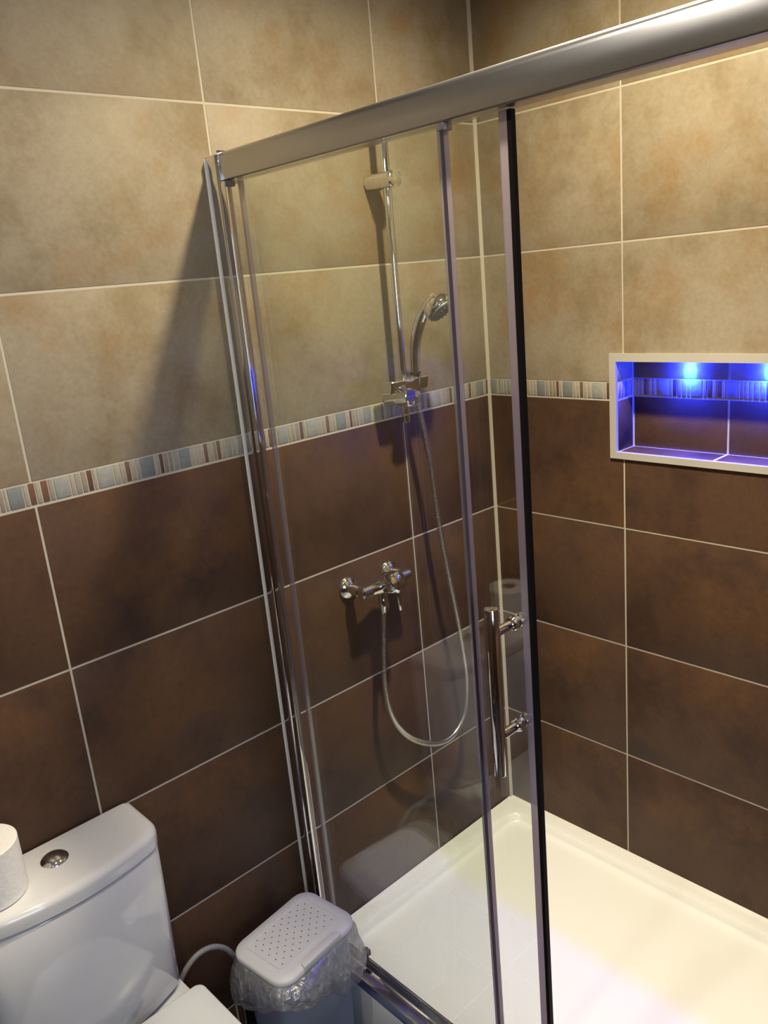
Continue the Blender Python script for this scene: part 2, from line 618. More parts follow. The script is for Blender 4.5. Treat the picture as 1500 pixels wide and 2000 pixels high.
# mosaic strip: one sheet measured off the wall, repeated
SEQ = [(9, 'taupe'), (6, 'cream'), (27, 'blue'), (9, 'cream'), (12, 'rust'), (10, 'cream'), (13, 'rust'), (10, 'grey'), (29, 'paleblue'),
       (9, 'cream'), (12, 'grey'), (11, 'taupe'), (11, 'rustdark'), (8, 'cream'), (33, 'paleblue'), (12, 'cream'), (11, 'cream'),
       (11, 'brown2'), (10, 'cream'), (9, 'cream'), (31, 'blue'), (10, 'cream'), (9, 'rustdark'), (10, 'taupe'), (10, 'taupe'),
       (13, 'grey'), (27, 'blue'), (10, 'cream'), (8, 'cream'), (12, 'cream'), (10, 'brown2'), (12, 'cream'), (8, 'taupe'),
       (10, 'brown2'), (12, 'cream'), (14, 'grey'), (10, 'paleblue'), (10, 'cream')]
TOTAL = sum(w for w, _ in SEQ) / 1000.0


def strip(parent, face, lo, hi, start, depth, skip=None):
    """mosaic pieces between lo and hi, the sheet starting at start"""
    s = start
    while s > lo:
        s -= TOTAL
    while s < hi:
        x = s
        for w, k in SEQ:
            w /= 1000.0
            a, b = max(x, lo), min(x + w, hi)
            x += w
            if b - a < 0.005:
                continue
            mid = (a + b) / 2
            if skip and skip[0] < mid < skip[1]:
                continue
            put_tile(parent, a, b, 1.4125, 1.4525, 'mz_' + k, face, depth - 0.0006, 'mosaic_tile', 0.0022, 0.006)
        s += TOTAL


strip(back, 'back', -2.59, -0.004, -1.292, 0.0)
strip(right, 'right', END_Y + 0.005, -0.004, -0.53, 0.0, (fy1 + 0.004, fy0 - 0.004))
strip(right, 'right', NY1 + 0.004, NY0 - 0.004, -0.66, ND)

# white frame around the recess, each side a mitred length
fr = [((fy0, fz0), (fy1, fz0), (NY1, NZ0), (NY0, NZ0)), ((fy0, fz1), (fy1, fz1), (NY1, NZ1), (NY0, NZ1)),
      ((fy0, fz0), (fy0, fz1), (NY0, NZ1), (NY0, NZ0)), ((fy1, fz0), (fy1, fz1), (NY1, NZ1), (NY1, NZ0))]
tr_root = link('trim_1', None)
tag(tr_root, 'flat white frame around the blue lit wall recess', 'trim', kind='structure')
for q in fr:
    obj('frame_piece', prism(nb(), q, 0, -0.0045, 0.006), M['trim'], tr_root, None)

# corner bead between the two tiled walls
bm = prism(nb(), [(0.002, 0.002), (-0.0075, 0.002), (-0.0055, -0.0022), (-0.0022, -0.0055), (0.002, -0.0075)], 2, 0.150, CEIL)
tag(obj('trim_2', bm, M['grout'], None, None), 'pale grout bead down the corner between the tiled walls', 'trim', kind='structure')

# other surfaces of the room
bm = nb()
box(bm, (-0.82, END_Y - 0.10, 0), (0.0, END_Y, CEIL))
wend = struct('wall_end', bm, M['grout'], 'tiled end wall closing the shower recess')
for c0, c1 in ((-0.004, -0.452), (-0.452, -0.82)):
    for z0, z1, k in ROWS:
        put_tile(wend, c0, c1, z0, z1, k, 'front', END_Y + 0.004)
struct('wall_side', box(nb(), (-0.92, ROOM_F - 0.1, 0), (-0.82, END_Y - 0.101, CEIL)), M['farwall'], 'plain side wall beyond the shower end')
bm = nb()
wx0, wx1, wz0, wz1 = -2.25, -1.45, 1.05, 2.05
box(bm, (ROOM_L, ROOM_F - 0.1, 0), (-0.92, ROOM_F, wz0))
box(bm, (ROOM_L, ROOM_F - 0.1, wz1), (-0.92, ROOM_F, CEIL))
box(bm, (ROOM_L, ROOM_F - 0.1, wz0), (wx0, ROOM_F, wz1))
box(bm, (wx1, ROOM_F - 0.1, wz0), (-0.92, ROOM_F, wz1))
struct('wall_front', bm, M['farwall'], 'tiled wall with an added glowing window opposite the toilet')
win = link('fill_window_1', None)  # unseen window, added so its emissive pane gives cool frontal fill
tag(win, 'added white window with a pane glowing as cool fill light', 'window', kind='structure')
obj('pane', box(nb(), (wx0 + 0.05, ROOM_F - 0.06, wz0 + 0.05), (wx1 - 0.05, ROOM_F - 0.05, wz1 - 0.05)), M['window_fill'], win, None)
bm = nb()
for lo, hi in (((wx0, wz0), (wx1, wz0 + 0.05)), ((wx0, wz1 - 0.05), (wx1, wz1)), ((wx0, wz0 + 0.05), (wx0 + 0.05, wz1 - 0.05)), ((wx1 - 0.05, wz0 + 0.05), (wx1, wz1 - 0.05))):
    box(bm, (lo[0], ROOM_F - 0.08, lo[1]), (hi[0], ROOM_F - 0.02, hi[1]))
obj('fill_window_frame', bm, M['doorpaint'], win, None)
struct('wall_left', box(nb(), (ROOM_L - 0.1, ROOM_F - 0.1, 0), (ROOM_L, 0.0, CEIL)), M['farwall'], 'tiled wall on the far side of the toilet')
struct('ceiling', box(nb(), (ROOM_L - 0.1, ROOM_F - 0.1, CEIL), (0.11, 0.11, CEIL + 0.1)), M['ceiling'], 'plain white ceiling with recessed downlights', 'ceiling')
flr = struct('floor', box(nb(), (ROOM_L - 0.1, ROOM_F - 0.1, -0.1), (0.11, 0.11, -0.002)), M['grout'], 'floor of near black tiles', 'floor')
fme = mesh_of('floor_tile', box(nb(), (-0.1505, -0.1505, -0.008), (0.1505, 0.1505, 0), 0.001, 1), M['floor_tile'], 50)
for i in range(7):
    for j in range(8):
        x, y = -0.955 - i * 0.305, -0.1525 - j * 0.305
        if x > ROOM_L + 0.1 and y > ROOM_F + 0.1:
            link('floor_tile', fme, flr, (x, y, 0))


# ------------------------------------------------------------------ lamps
def downlight(x, y, watts, cone, col, label, core):
    t = thing('ceiling_downlight', label, 'downlight', (x, y, CEIL), 0, 'ceiling downlights')
    obj('bezel', lathe(nb(), (0, 0, 0), (0, 0, -1), [(0.0, 0.044), (0.003, 0.043), (0.005, 0.040), (0.005, 0.031), (0.001, 0.030)], 28), M['satin'], t)
    obj('lens', lathe(nb(), (0, 0, -0.0012), (0, 0, -1), [(0.0, 0.0295), (0.001, 0.0295), (0.0015, 0.028)], 24), M['bulb'], t)
    ld = bpy.data.lights.new('downlight_beam', 'SPOT')
    ld.energy = watts
    ld.color = col
    ld.spot_size = math.radians(cone)
    ld.spot_blend = 0.9
    ld.shadow_soft_size = 0.03
    lo = bpy.data.objects.new('downlight_beam', ld)
    C.objects.link(lo)
    lo.parent = t
    lo.location = (0, 0, -0.04)
    ld = bpy.data.lights.new('downlight_core', 'SPOT')     # the reflector's bright inner beam
    ld.energy = watts * core
    ld.color = (1.0, col[1] * 0.5 + 0.47, col[2] * 0.5 + 0.42)
    ld.spot_size = math.radians(78)
    ld.spot_blend = 1.0
    ld.shadow_soft_size = 0.03
    lo = bpy.data.objects.new('downlight_core', ld)
    C.objects.link(lo)
    lo.parent = t
    lo.location = (0, 0, -0.04)


for (x, y, w, c, col), lab in zip(DOWNLIGHTS, ('round ceiling downlight above the shower tray', 'round ceiling downlight above the toilet',
                                               'round ceiling downlight near the added window', 'round ceiling downlight nearest the far side wall')):
    downlight(x, y, w, c, col, lab, 2.2 if x > -0.8 else 1.0)

for yy, lab in ((-0.535, 'blue spotlight in the recess soffit, nearer the shower corner'), (-0.717, 'blue spotlight in the recess soffit, farther from the corner')):
    t = thing('recess_spotlight', lab, 'spotlight', (0.057, yy, NZ1), 0, 'blue recess spotlights')
    obj('bezel', lathe(nb(), (0, 0, 0), (0, 0, -1), [(0.0, 0.015), (0.002, 0.0145), (0.003, 0.012), (0.003, 0.009), (0.001, 0.0085)], 20), M['smoke'], t)
    obj('lens', lathe(nb(), (0, 0, -0.0008), (0, 0, -1), [(0.0, 0.0083), (0.0008, 0.0083), (0.0007, 0.006)], 16), M['led_lens'], t)
    for nm, typ, e in (('blue_beam', 'SPOT', 0.60), ('blue_spill', 'POINT', 0.16), ('blue_centre', 'SPOT', 0.40)):
        ld = bpy.data.lights.new(nm, typ)
        ld.energy = LED_POWER * e
        ld.color = (0.010, 0.028, 1.0)
        ld.shadow_soft_size = 0.006
        if typ == 'SPOT':
            ld.spot_size = math.radians(150 if nm == 'blue_beam' else 75)
            ld.spot_blend = 1.0
        lo = bpy.data.objects.new(nm, ld)
        C.objects.link(lo); lo.parent = t; lo.location = (0, 0, -0.010)
        if nm == 'blue_centre':
            lo.rotation_euler = (0, math.radians(-12), 0)
    ld = bpy.data.lights.new('cyan_core', 'SPOT')
    ld.energy = LED_POWER * 0.16
    ld.color = (0.0, 0.75, 1.0)
    ld.spot_size = math.radians(56)
    ld.spot_blend = 0.8
    ld.shadow_soft_size = 0.004
    lo = bpy.data.objects.new('cyan_core', ld)
    C.objects.link(lo); lo.parent = t; lo.location = (0, 0, -0.006)
    lo.rotation_euler = (0, math.radians(-42), 0)

# ------------------------------------------------------------------ shower tray
tray = thing('shower_tray', 'white acrylic shower tray in the corner of the tiled walls', 'shower tray', (-0.4, -0.6, 0))
HX, HY = 0.400, 0.598
bm = nb()
lay = [(rrect(0, 0, HX, HY, 0.006), 0.0), (rrect(0, 0, HX, HY, 0.006), 0.144), (rrect(0, 0, HX - 0.002, HY - 0.002, 0.006), 0.1482),
       (rrect(0, 0, HX - 0.006, HY - 0.006, 0.008), 0.150), (rrect(0, 0, HX - 0.042, HY - 0.042, 0.045), 0.150),
       (rrect(0, 0, HX - 0.047, HY - 0.047, 0.045), 0.1480), (rrect(0, 0, HX - 0.052, HY - 0.052, 0.045), 0.133),
       (rrect(0, 0, HX - 0.058, HY - 0.058, 0.045), 0.1275), (rrect(0, 0, HX - 0.068, HY - 0.068, 0.045), 0.1255),
       (rrect(0, 0, HX - 0.080, HY - 0.080, 0.045), 0.1252)]
loft(bm, lay)
obj('tray_body', bm, M['acrylic'], tray, 55)
bm = nb()
prism(bm, [(0.4, 0.1501), (0.392, 0.1501), (0.400, 0.156)], 1, -0.598, 0.598)
prism(bm, [(0.598, 0.1501), (0.590, 0.1501), (0.598, 0.156)], 0, -0.40, 0.39)
obj('silicone_bead', bm, M['silicone'], tray, None)

# ------------------------------------------------------------------ shower screen
scr = thing('shower_screen', 'framed glass shower screen with sliding door along the tray edge', 'shower screen', (-0.78, 0, 0.15))


def loc(o):                                  # geometry written in room coordinates, hung under the screen
    o.location = (0.78, 0, -0.15)
    return o


def rounded(pts_r, n=5):
    """closed outline with rounded corners: list of (x, y, r)"""
    out = []
    L_ = len(pts_r)
    for i in range(L_):
        p = Vector(pts_r[i][:2]); r = pts_r[i][2]
        a = Vector(pts_r[i - 1][:2]); b = Vector(pts_r[(i + 1) % L_][:2])
        if r <= 0:
            out.append(tuple(p)); continue
        u = (a - p).normalized(); v = (b - p).normalized()
        for k in range(n + 1):
            t = k / n
            q = (p + u * r) * (1 - t) ** 2 + p * 2 * t * (1 - t) + (p + v * r) * t ** 2
            out.append(tuple(q))
    return out


wp = loc(obj('wall_profile', prism(nb(), rounded([(-0.7925, -0.0005, 0.002), (-0.764, -0.0005, 0.002), (-0.764, -0.036, 0.004), (-0.7925, -0.036, 0.012)]),
                                   2, 0.1505, 1.988), M['chrome'], scr, 30))
loc(obj('inner_channel', prism(nb(), rounded([(-0.7890, -0.0362, 0), (-0.7705, -0.0362, 0), (-0.7705, -0.0455, 0.002), (-0.7890, -0.0500, 0.002)]),
                               2, 0.1785, 1.940), M['chrome'], scr, 30))
o = obj('silicone_bead', prism(nb(), [(-0.7926, -0.0002), (-0.7966, -0.0002), (-0.7956, -0.0018), (-0.7926, -0.0028)], 2, 0.151, 1.985), M['silicone'], wp, None)
# top rail
bm = prism(nb(), rounded([(-0.7850, 1.9410, 0.004), (-0.7870, 1.960, 0.008), (-0.7850, 1.9930, 0.012), (-0.7450, 1.9930, 0.004), (-0.7450, 1.9410, 0.003)]),
           1, -0.0385, -1.204)
rail = loc(obj('top_rail', bm, M['satin'], scr, 35))
o = obj('end_cap', box(nb(), (-0.7895, -0.0365, 1.936), (-0.7430, -0.0384, 1.995), 0.0006, 1), M['chrome'], rail, 40)
o = obj('rail_clip', box(nb(), (-0.786, -0.592, 1.930), (-0.766, -0.606, 1.9405), 0.002, 2), M['seal'], rail, 40)
o = obj('rail_clip', box(nb(), (-0.787, -0.039, 1.930), (-0.766, -0.052, 1.9405), 0.002, 2), M['smoke'], rail, 40)
# fixed pane
gx = -0.7810
fp = loc(obj('fixed_pane', box(nb(), (gx - 0.003, -0.0502, 0.1665), (gx + 0.003, -0.5960, 1.9400)), M['glass'], scr, None))
obj('edge_line', box(nb(), (gx - 0.0034, -0.5963, 0.172), (gx + 0.0034, -0.5980, 1.9390)), M['smoke'], fp, None)
obj('edge_seal', box(nb(), (gx + 0.0036, -0.5850, 0.172), (gx + 0.0052, -0.6060, 1.9390)), M['seal'], fp, None)
# sliding door, pushed open behind the fixed pane
dx = -0.7580
dp = loc(obj('door_pane', box(nb(), (dx - 0.003, -0.0620, 0.1850), (dx + 0.003, -0.6990, 1.9405)), M['glass'], scr, None))
obj('rear_seal', box(nb(), (dx - 0.0045, -0.0540, 0.185), (dx + 0.0045, -0.0618, 1.9395)), M['seal'], dp, None)
obj('front_seal', box(nb(), (dx - 0.0055, -0.6865, 0.185), (dx - 0.0035, -0.7000, 1.9395)), M['seal'], dp, None)
obj('magnet_strip', prism(nb(), [(dx - 0.0050, -0.7002), (dx + 0.0045, -0.7002), (dx + 0.0045, -0.7072), (dx - 0.0050, -0.7072)], 2, 0.185, 1.9395, 0.0005, 1), M['black'], dp, None,
    label='black magnetic strip down the door edge')
hy = -0.6735
obj('handle_bar', cyl(nb(), (-0.822, hy, 0.942), (-0.822, hy, 1.236), 0.0115, 28, 0.0015), M['chrome'], dp, 30, label='round polished chrome pull bar')
for hz in (1.192, 1.010):
    obj('handle_post', lathe(nb(), (-0.8112, hy, hz), (1, 0, 0), [(0, 0.0080), (0.030, 0.0080), (0.0305, 0.0062), (0.034, 0.0062), (0.0345, 0.0105), (0.0385, 0.0120),
                             (0.0440, 0.0105), (0.0495, 0.0105)], 24), M['chrome'], dp, 30)
    obj('inner_knob', lathe(nb(), (dx + 0.0032, hy, hz), (1, 0, 0), [(0, 0.011), (0.006, 0.012), (0.011, 0.011), (0.014, 0.006)], 24), M['chrome'], dp, 30)
# bottom rail
bmr = nb()
prism(bmr, rounded([(-0.8000, 0.1505, 0.0), (-0.7440, 0.1505, 0.0), (-0.7440, 0.1790, 0.002), (-0.7500, 0.1790, 0.002), (-0.7540, 0.1560, 0.002),
                    (-0.7700, 0.1560, 0.0), (-0.7700, 0.1660, 0.001), (-0.7920, 0.1660, 0.002), (-0.8000, 0.1570, 0.002)], 3), 1, -0.0370, -1.204)
br = loc(obj('bottom_rail', bmr, M['chrome'], scr, 35))
obj('door_guide', box(nb(), (-0.7500, -0.140, 0.1795), (-0.7360, -0.158, 0.1950), 0.002, 2), M['smoke'], br, 40, label='small dark door guide block')
obj('door_guide', box(nb(), (-0.7500, -0.560, 0.1795), (-0.7360, -0.578, 0.1845), 0.002, 2), M['smoke'], br, 40)

# ------------------------------------------------------------------ riser rail with slider
BX, BY = -0.372, -0.055
rr = thing('riser_rail', 'vertical chrome riser rail with slider on the back wall', 'shower rail', (BX, 0, 1.405))


def sub(o, root):
    o.location = [-c for c in root.location]
    return o


sub(obj('bar', cyl(nb(), (BX, BY, 1.405), (BX, BY, 2.075), 0.0092, 24, 0.002), M['chrome'], rr, 30), rr)
for bz in (1.943, 1.462):
    bm = nb()
    pts = rrect(BX, 0, 0.0200, 0.0175, 0.013, 5)
    prism(bm, [(p[0], p[1] + bz) for p in pts], 1, -0.0005, -0.084, 0.006, 3)
    sub(obj('wall_bracket', bm, M['chrome'], rr, 40), rr)
bm = nb()
loft(bm, [(rrect(BX, -0.0575, 0.0585, 0.0175, 0.005), 1.4800), (rrect(BX, -0.0580, 0.0605, 0.0195, 0.006), 1.4825),
          (rrect(BX, -0.0595, 0.0615, 0.0225, 0.006), 1.5065), (rrect(BX, -0.0595, 0.0600, 0.0210, 0.005), 1.5090)])
so = sub(obj('slider', bm, M['chrome'], rr, 35), rr)
obj('clamp_knob', lathe(nb(), (-0.387, -0.0800, 1.4720), (0, -1, 0), [(0, 0.0100), (0.004, 0.0135), (0.008, 0.0165), (0.0105, 0.0168), (0.0118, 0.0150)], 28), M['chrome'], so, 25)
obj('knob_stem', cyl(nb(), (-0.385, -0.060, 1.481), (-0.387, -0.0797, 1.4735), 0.0085, 16), M['chrome'], so, 30)
obj('handset_cup', lathe(nb(), (-0.343, -0.0650, 1.4760), (0, -0.08, 1), [(0, 0.0115), (0.004, 0.0130), (0.034, 0.0150), (0.038, 0.0150)], 24), M['chrome'], so, 30)

# ------------------------------------------------------------------ hand shower
hs = thing('hand_shower', 'curved chrome hand shower standing in the slider on the riser rail', 'hand shower', (-0.338, -0.068, 1.52))
path = smooth_path([(-0.343, -0.0675, 1.5175), (-0.343, -0.0690, 1.545), (-0.3435, -0.0740, 1.578), (-0.3435, -0.0865, 1.614), (-0.343, -0.1050, 1.648), (-0.342, -0.1280, 1.674), (-0.341, -0.145, 1.684)], 7)
sub(obj('grip', tube(nb(), path, lambda i, n: 0.0112 + 0.0028 * math.sin(math.pi * min(1, i / n * 0.95)) + 0.0022 * max(0, (i / n - 0.75) * 4), 20), M['chrome'], hs, 50), hs)
nrm = Vector((0.15, -0.62, -0.77)).normalized()
hc = Vector((-0.340, -0.1500, 1.6700))
hd = sub(obj('head', lathe(nb(), hc - nrm * 0.022, nrm, [(0, 0.003), (0.0015, 0.012), (0.005, 0.021), (0.011, 0.0285), (0.019, 0.0335), (0.027, 0.0358), (0.033, 0.0362), (0.036, 0.0350)], 32), M['chrome'], hs, 40), hs)
obj('spray_face', lathe(nb(), hc + nrm * 0.0142, nrm, [(0, 0.0325), (0.004, 0.0325), (0.0075, 0.029), (0.009, 0.020)], 28), M['rose'], hd, 40, label='dark grey spray face')
bm = nb()
a, b = frame_of(nrm)
for rad_, cnt in ((0.008, 5), (0.016, 10), (0.0245, 16)):
    for k in range(cnt):
        t = 2 * math.pi * k / cnt
        p = hc + nrm * 0.0195 + a * (rad_ * math.cos(t)) + b * (rad_ * math.sin(t))
        lathe(bm, p, nrm, [(0, 0.0016), (0.0060, 0.0012)], 6)
o = obj('nozzles', bm, M['rose'], hd, 40)
o['kind'] = 'stuff'
sub(obj('collar', lathe(nb(), (-0.343, -0.0678, 1.5150), (0, 0, 1), [(0, 0.0125), (0.003, 0.0130), (0.006, 0.0125)], 20), M['black'], hs, 30), hs)

# ------------------------------------------------------------------ hose
ho = thing('shower_hose', 'ribbed metal hose hanging in a loop from hand shower to mixer', 'hose', (-0.497, -0.05, 0.54))
hp = [(-0.3425, -0.0645, 1.458), (-0.339, -0.066, 1.435), (-0.319, -0.07, 1.301), (-0.308, -0.07, 1.181), (-0.290, -0.07, 1.04), (-0.268, -0.07, 0.906),
      (-0.250, -0.07, 0.782), (-0.242, -0.07, 0.673), (-0.258, -0.07, 0.587), (-0.300, -0.07, 0.544), (-0.357, -0.069, 0.540),
      (-0.424, -0.067, 0.571), (-0.482, -0.064, 0.626), (-0.515, -0.060, 0.695), (-0.522, -0.056, 0.785), (-0.509, -0.052, 0.89), (-0.498, -0.050, 0.965)]
hpath = resample(smooth_path(hp, 24), 0.00125)
sub(obj('ribbed_tube', tube(nb(), hpath, lambda i, n: (0.0080, 0.0080, 0.0054, 0.0054)[i % 4], 10), M['ribbed'], ho, 60), ho)
sub(obj('end_nut', lathe(nb(), (-0.343, -0.0648, 1.4755), (0.02, 0, -1), [(0, 0.0095), (0.004, 0.0105), (0.012, 0.0105), (0.026, 0.0088)], 16), M['chrome'], ho, 30), ho)
sub(obj('end_nut', lathe(nb(), (-0.4975, -0.050, 0.9860), (0.0, 0, -1), [(0, 0.0110), (0.010, 0.0110), (0.014, 0.0095), (0.028, 0.0085)], 16), M['chrome'], ho, 30), ho)

# ------------------------------------------------------------------ mixer
MZ, MY = 1.034, -0.058
mx_ = thing('shower_mixer', 'chrome single lever mixer valve on the brown tiles', 'mixer tap', (-0.492, 0, MZ))
sub(obj('body', lathe(nb(), (-0.5720, MY, MZ), (1, 0, 0), [(0, 0.012), (0.003, 0.0160), (0.030, 0.0165), (0.031, 0.0145), (0.055, 0.0175), (0.072, 0.022), (0.088, 0.022),
                    (0.105, 0.0175), (0.129, 0.0145), (0.130, 0.0165), (0.157, 0.0160), (0.160, 0.012)], 28), M['chrome'], mx_, 35), mx_)
for ix in (-0.560, -0.424):
    sub(obj('wall_rose', lathe(nb(), (ix, -0.0003, MZ), (0, -1, 0), [(0, 0.028), (0.004, 0.0275), (0.009, 0.023), (0.013, 0.0150), (0.014, 0.0135)], 28), M['chrome'], mx_, 35), mx_)
    sub(obj('union', lathe(nb(), (ix, -0.0135, MZ), (0, -1, 0), [(0, 0.0125), (0.012, 0.0125), (0.0125, 0.0155), (0.032, 0.0150)], 20), M['chrome'], mx_, 35), mx_)
cart = sub(obj('cartridge', lathe(nb(), (-0.492, MY - 0.010, MZ + 0.002), (0, -0.93, 0.36), [(0, 0.0245), (0.012, 0.0255), (0.020, 0.0262), (0.0205, 0.0250), (0.022, 0.0250),
                                  (0.0225, 0.0275), (0.036, 0.0268), (0.044, 0.0225), (0.048, 0.0130), (0.049, 0.004)], 30), M['chrome'], mx_, 35), mx_)
bm = nb()
lv = [(Vector((-0.492, MY - 0.030, MZ + 0.020)), 0.0130, 0.0080), (Vector((-0.492, MY - 0.041, MZ + 0.016)), 0.0125, 0.0065),
      (Vector((-0.4915, MY - 0.0475, MZ + 0.002)), 0.0105, 0.0050), (Vector((-0.491, MY - 0.0490, MZ - 0.020)), 0.0090, 0.0040),
      (Vector((-0.490, MY - 0.0490, MZ - 0.052)), 0.0080, 0.0032), (Vector((-0.490, MY - 0.0490, MZ - 0.056)), 0.0055, 0.0020)]
rs = []
for i, (p, w, h) in enumerate(lv):
    d = (lv[min(i + 1, 5)][0] - lv[max(i - 1, 0)][0]).normalized()
    side = Vector((1, 0, 0)); oth = d.cross(side).normalized()
    rs.append(ring(bm, p, side, oth, w, h, 16))
skin(bm, rs)
obj('lever', bm, M['chrome'], cart, 40)
sub(obj('outlet', lathe(nb(), (-0.4975, -0.052, MZ - 0.016), (0, 0, -1), [(0, 0.0125), (0.020, 0.0120), (0.022, 0.0130), (0.031, 0.0130)], 20), M['chrome'], mx_, 35), mx_)

# ------------------------------------------------------------------ toilet
TX = -1.354
wc = thing('toilet', 'white close coupled toilet standing against the brown tiles', 'toilet', (TX, 0, 0))


def cist(hw, yb, ys, yc, rf, rb=0.012, n=6):
    """plan of the cistern: flat back at yb, bowed front (ys at the sides, yc in the middle)"""
    out = []
    for k in range(n + 1):                                   # back right corner
        a = math.radians(0 + 90 * k / n)
        out.append((hw - rb + rb * math.cos(a), yb - rb + rb * math.sin(a)))
    for k in range(n + 1):
        a = math.radians(90 + 90 * k / n)
        out.append((-hw + rb + rb * math.cos(a), yb - rb + rb * math.sin(a)))
    fl = []
    w = hw - rf
    for k in range(n + 1):
        a = math.radians(180 + 78 * k / n)
        fl.append((-w + rf * math.cos(a), ys + rf * 0.98 + rf * math.sin(a)))
    out += fl
    xl = fl[-1][0]
    yl = fl[-1][1]
    for k in range(1, 14):
        x = xl + (-2 * xl) * k / 14
        out.append((x, yl + (yc - yl) * (1 - (x / xl) ** 2)))
    out += [(-p[0], p[1]) for p in fl[::-1]]
    return out


bm = nb()
loft(bm, [(cist(0.158, -0.006, -0.135, -0.158, 0.040), 0.425), (cist(0.166, -0.004, -0.143, -0.168, 0.042), 0.437),
          (cist(0.171, -0.003, -0.147, -0.170, 0.044), 0.62), (cist(0.1735, -0.003, -0.147, -0.168, 0.046), 0.7455), (cist(0.1715, -0.004, -0.145, -0.166, 0.046), 0.7490), (cist(0.167, -0.006, -0.139, -0.159, 0.044), 0.7500)])
obj('cistern', bm, M['ceramic'], wc, 50)
bm = nb()
loft(bm, [(cist(0.168, -0.006, -0.140, -0.160, 0.044), 0.7475), (cist(0.1705, -0.005, -0.143, -0.163, 0.045), 0.7530), (cist(0.1755, -0.003, -0.149, -0.170, 0.048), 0.7545), (cist(0.1760, -0.003, -0.1495, -0.1705, 0.048), 0.7740),
          (cist(0.1750, -0.003, -0.1480, -0.169, 0.048), 0.7800), (cist(0.1715, -0.004, -0.1430, -0.163, 0.046), 0.7850), (cist(0.166, -0.007, -0.136, -0.155, 0.043), 0.7868), (cist(0.162, -0.010, -0.131, -0.149, 0.041), 0.7871),
          (cist(0.140, -0.030, -0.100, -0.115, 0.03), 0.7880)])
lid = obj('cistern_lid', bm, M['ceramic'], wc, 60)
obj('flush_button', lathe(nb(), (0, -0.068, 0.7868), (0, 0, 1), [(0, 0.0250), (0.0020, 0.0248), (0.0030, 0.0238), (0.0062, 0.0205), (0.0086, 0.016), (0.0104, 0.010), (0.0112, 0.0045), (0.0113, 0.001)], 32), M['chrome'], lid, 50,
    label='round chrome flush button')


def pan(hw, yb, yf, flat, n=28):
    """egg plan of the pan: square at the back, round at the front"""
    out = []
    yc = yf + (yb - yf) * 0.45
    for k in range(n + 1):
        a = math.pi + math.pi * k / n
        out.append((hw * math.cos(a), yc + (yc - yf) * math.sin(a)))
    for k in range(1, 4):
        out.append((hw - (hw - flat) * k / 4, yc + (yb - yc) * k / 4))
    for p in rrect(0, yb - 0.02, flat, 0.02, 0.018, 4)[0:10]:
        out.append(p)
    for k in range(3, 0, -1):
        out.append((-hw + (hw - flat) * k / 4, yc + (yb - yc) * k / 4))
    return out


bm = nb()
loft(bm, [(pan(0.105, -0.03, -0.48, 0.105), 0.0), (pan(0.105, -0.03, -0.48, 0.105), 0.05), (pan(0.110, -0.02, -0.50, 0.115), 0.18),
          (pan(0.150, -0.01, -0.575, 0.150), 0.30), (pan(0.172, -0.006, -0.612, 0.164), 0.38), (pan(0.175, -0.005, -0.618, 0.166), 0.405), (pan(0.170, -0.008, -0.612, 0.162), 0.424)])
obj('pan', bm, M['ceramic'], wc, 60)


def seat_plan(hw, yb, yf, r=0.03, n=24):
    out = []
    yc = yf + 0.19
    for k in range(n + 1):
        a = math.pi + math.pi * k / n
        out.append((hw * math.cos(a), yc + (yc - yf) * math.sin(a)))
    hb = hw * 0.985
    for k in range(7):
        a = math.radians(90 * k / 6)
        out.append((hb - r + r * math.cos(a), yb - r + r * math.sin(a)))
    for k in range(7):
        a = math.radians(90 + 90 * k / 6)
        out.append((-hb + r + r * math.cos(a), yb - r + r * math.sin(a)))
    return out


bm = nb()
loft(bm, [(seat_plan(0.176, -0.190, -0.618), 0.4255), (seat_plan(0.178, -0.189, -0.620), 0.4275), (seat_plan(0.178, -0.189, -0.620), 0.437), (seat_plan(0.175, -0.191, -0.617), 0.4395)])
obj('seat', bm, M['seatplastic'], wc, 50)
bm = nb()
loft(bm, [(seat_plan(0.177, -0.186, -0.620, 0.016), 0.4410), (seat_plan(0.179, -0.184, -0.622, 0.017), 0.4425), (seat_plan(0.179, -0.184, -0.622, 0.017), 0.4555), (seat_plan(0.1775, -0.1855, -0.620, 0.016), 0.4578),
          (seat_plan(0.1745, -0.1885, -0.616, 0.015), 0.4586), (seat_plan(0.150, -0.215, -0.590, 0.012), 0.4592)])
obj('seat_lid', bm, M['seatplastic'], wc, 50)
for sx in (-0.075, 0.075):
    obj('hinge', cyl(nb(), (sx - 0.02, -0.180, 0.438), (sx + 0.02, -0.180, 0.438), 0.0085, 16, 0.002), M['chrome'], wc, 30)

# supply hose
sp = thing('supply_hose', 'thin grey braided water hose arching from toilet to wall', 'water hose', (-1.18, -0.05, 0.30))
pp = smooth_path([(-1.180, -0.053, 0.338), (-1.168, -0.052, 0.352), (-1.148, -0.050, 0.372), (-1.118, -0.050, 0.388), (-1.084, -0.050, 0.384), (-1.052, -0.050, 0.358), (-1.030, -0.048, 0.31), (-1.022, -0.040, 0.25), (-1.022, -0.030, 0.20)], 8)
sub(obj('braided_tube', tube(nb(), pp, 0.0062, 12), M['hosegrey'], sp, 60), sp)
sub(obj('isolation_valve', lathe(nb(), (-1.022, -0.029, 0.205), (0, 0, -1), [(0, 0.009), (0.015, 0.009), (0.016, 0.011), (0.040, 0.011), (0.041, 0.0075), (0.205, 0.0075)], 16), M['chrome'], sp, 30), sp)
sub(obj('end_nut', lathe(nb(), (-1.174, -0.0527, 0.345), (-0.7, 0, -0.7), [(0, 0.009), (0.014, 0.009)], 6), M['chrome'], sp, 30), sp)

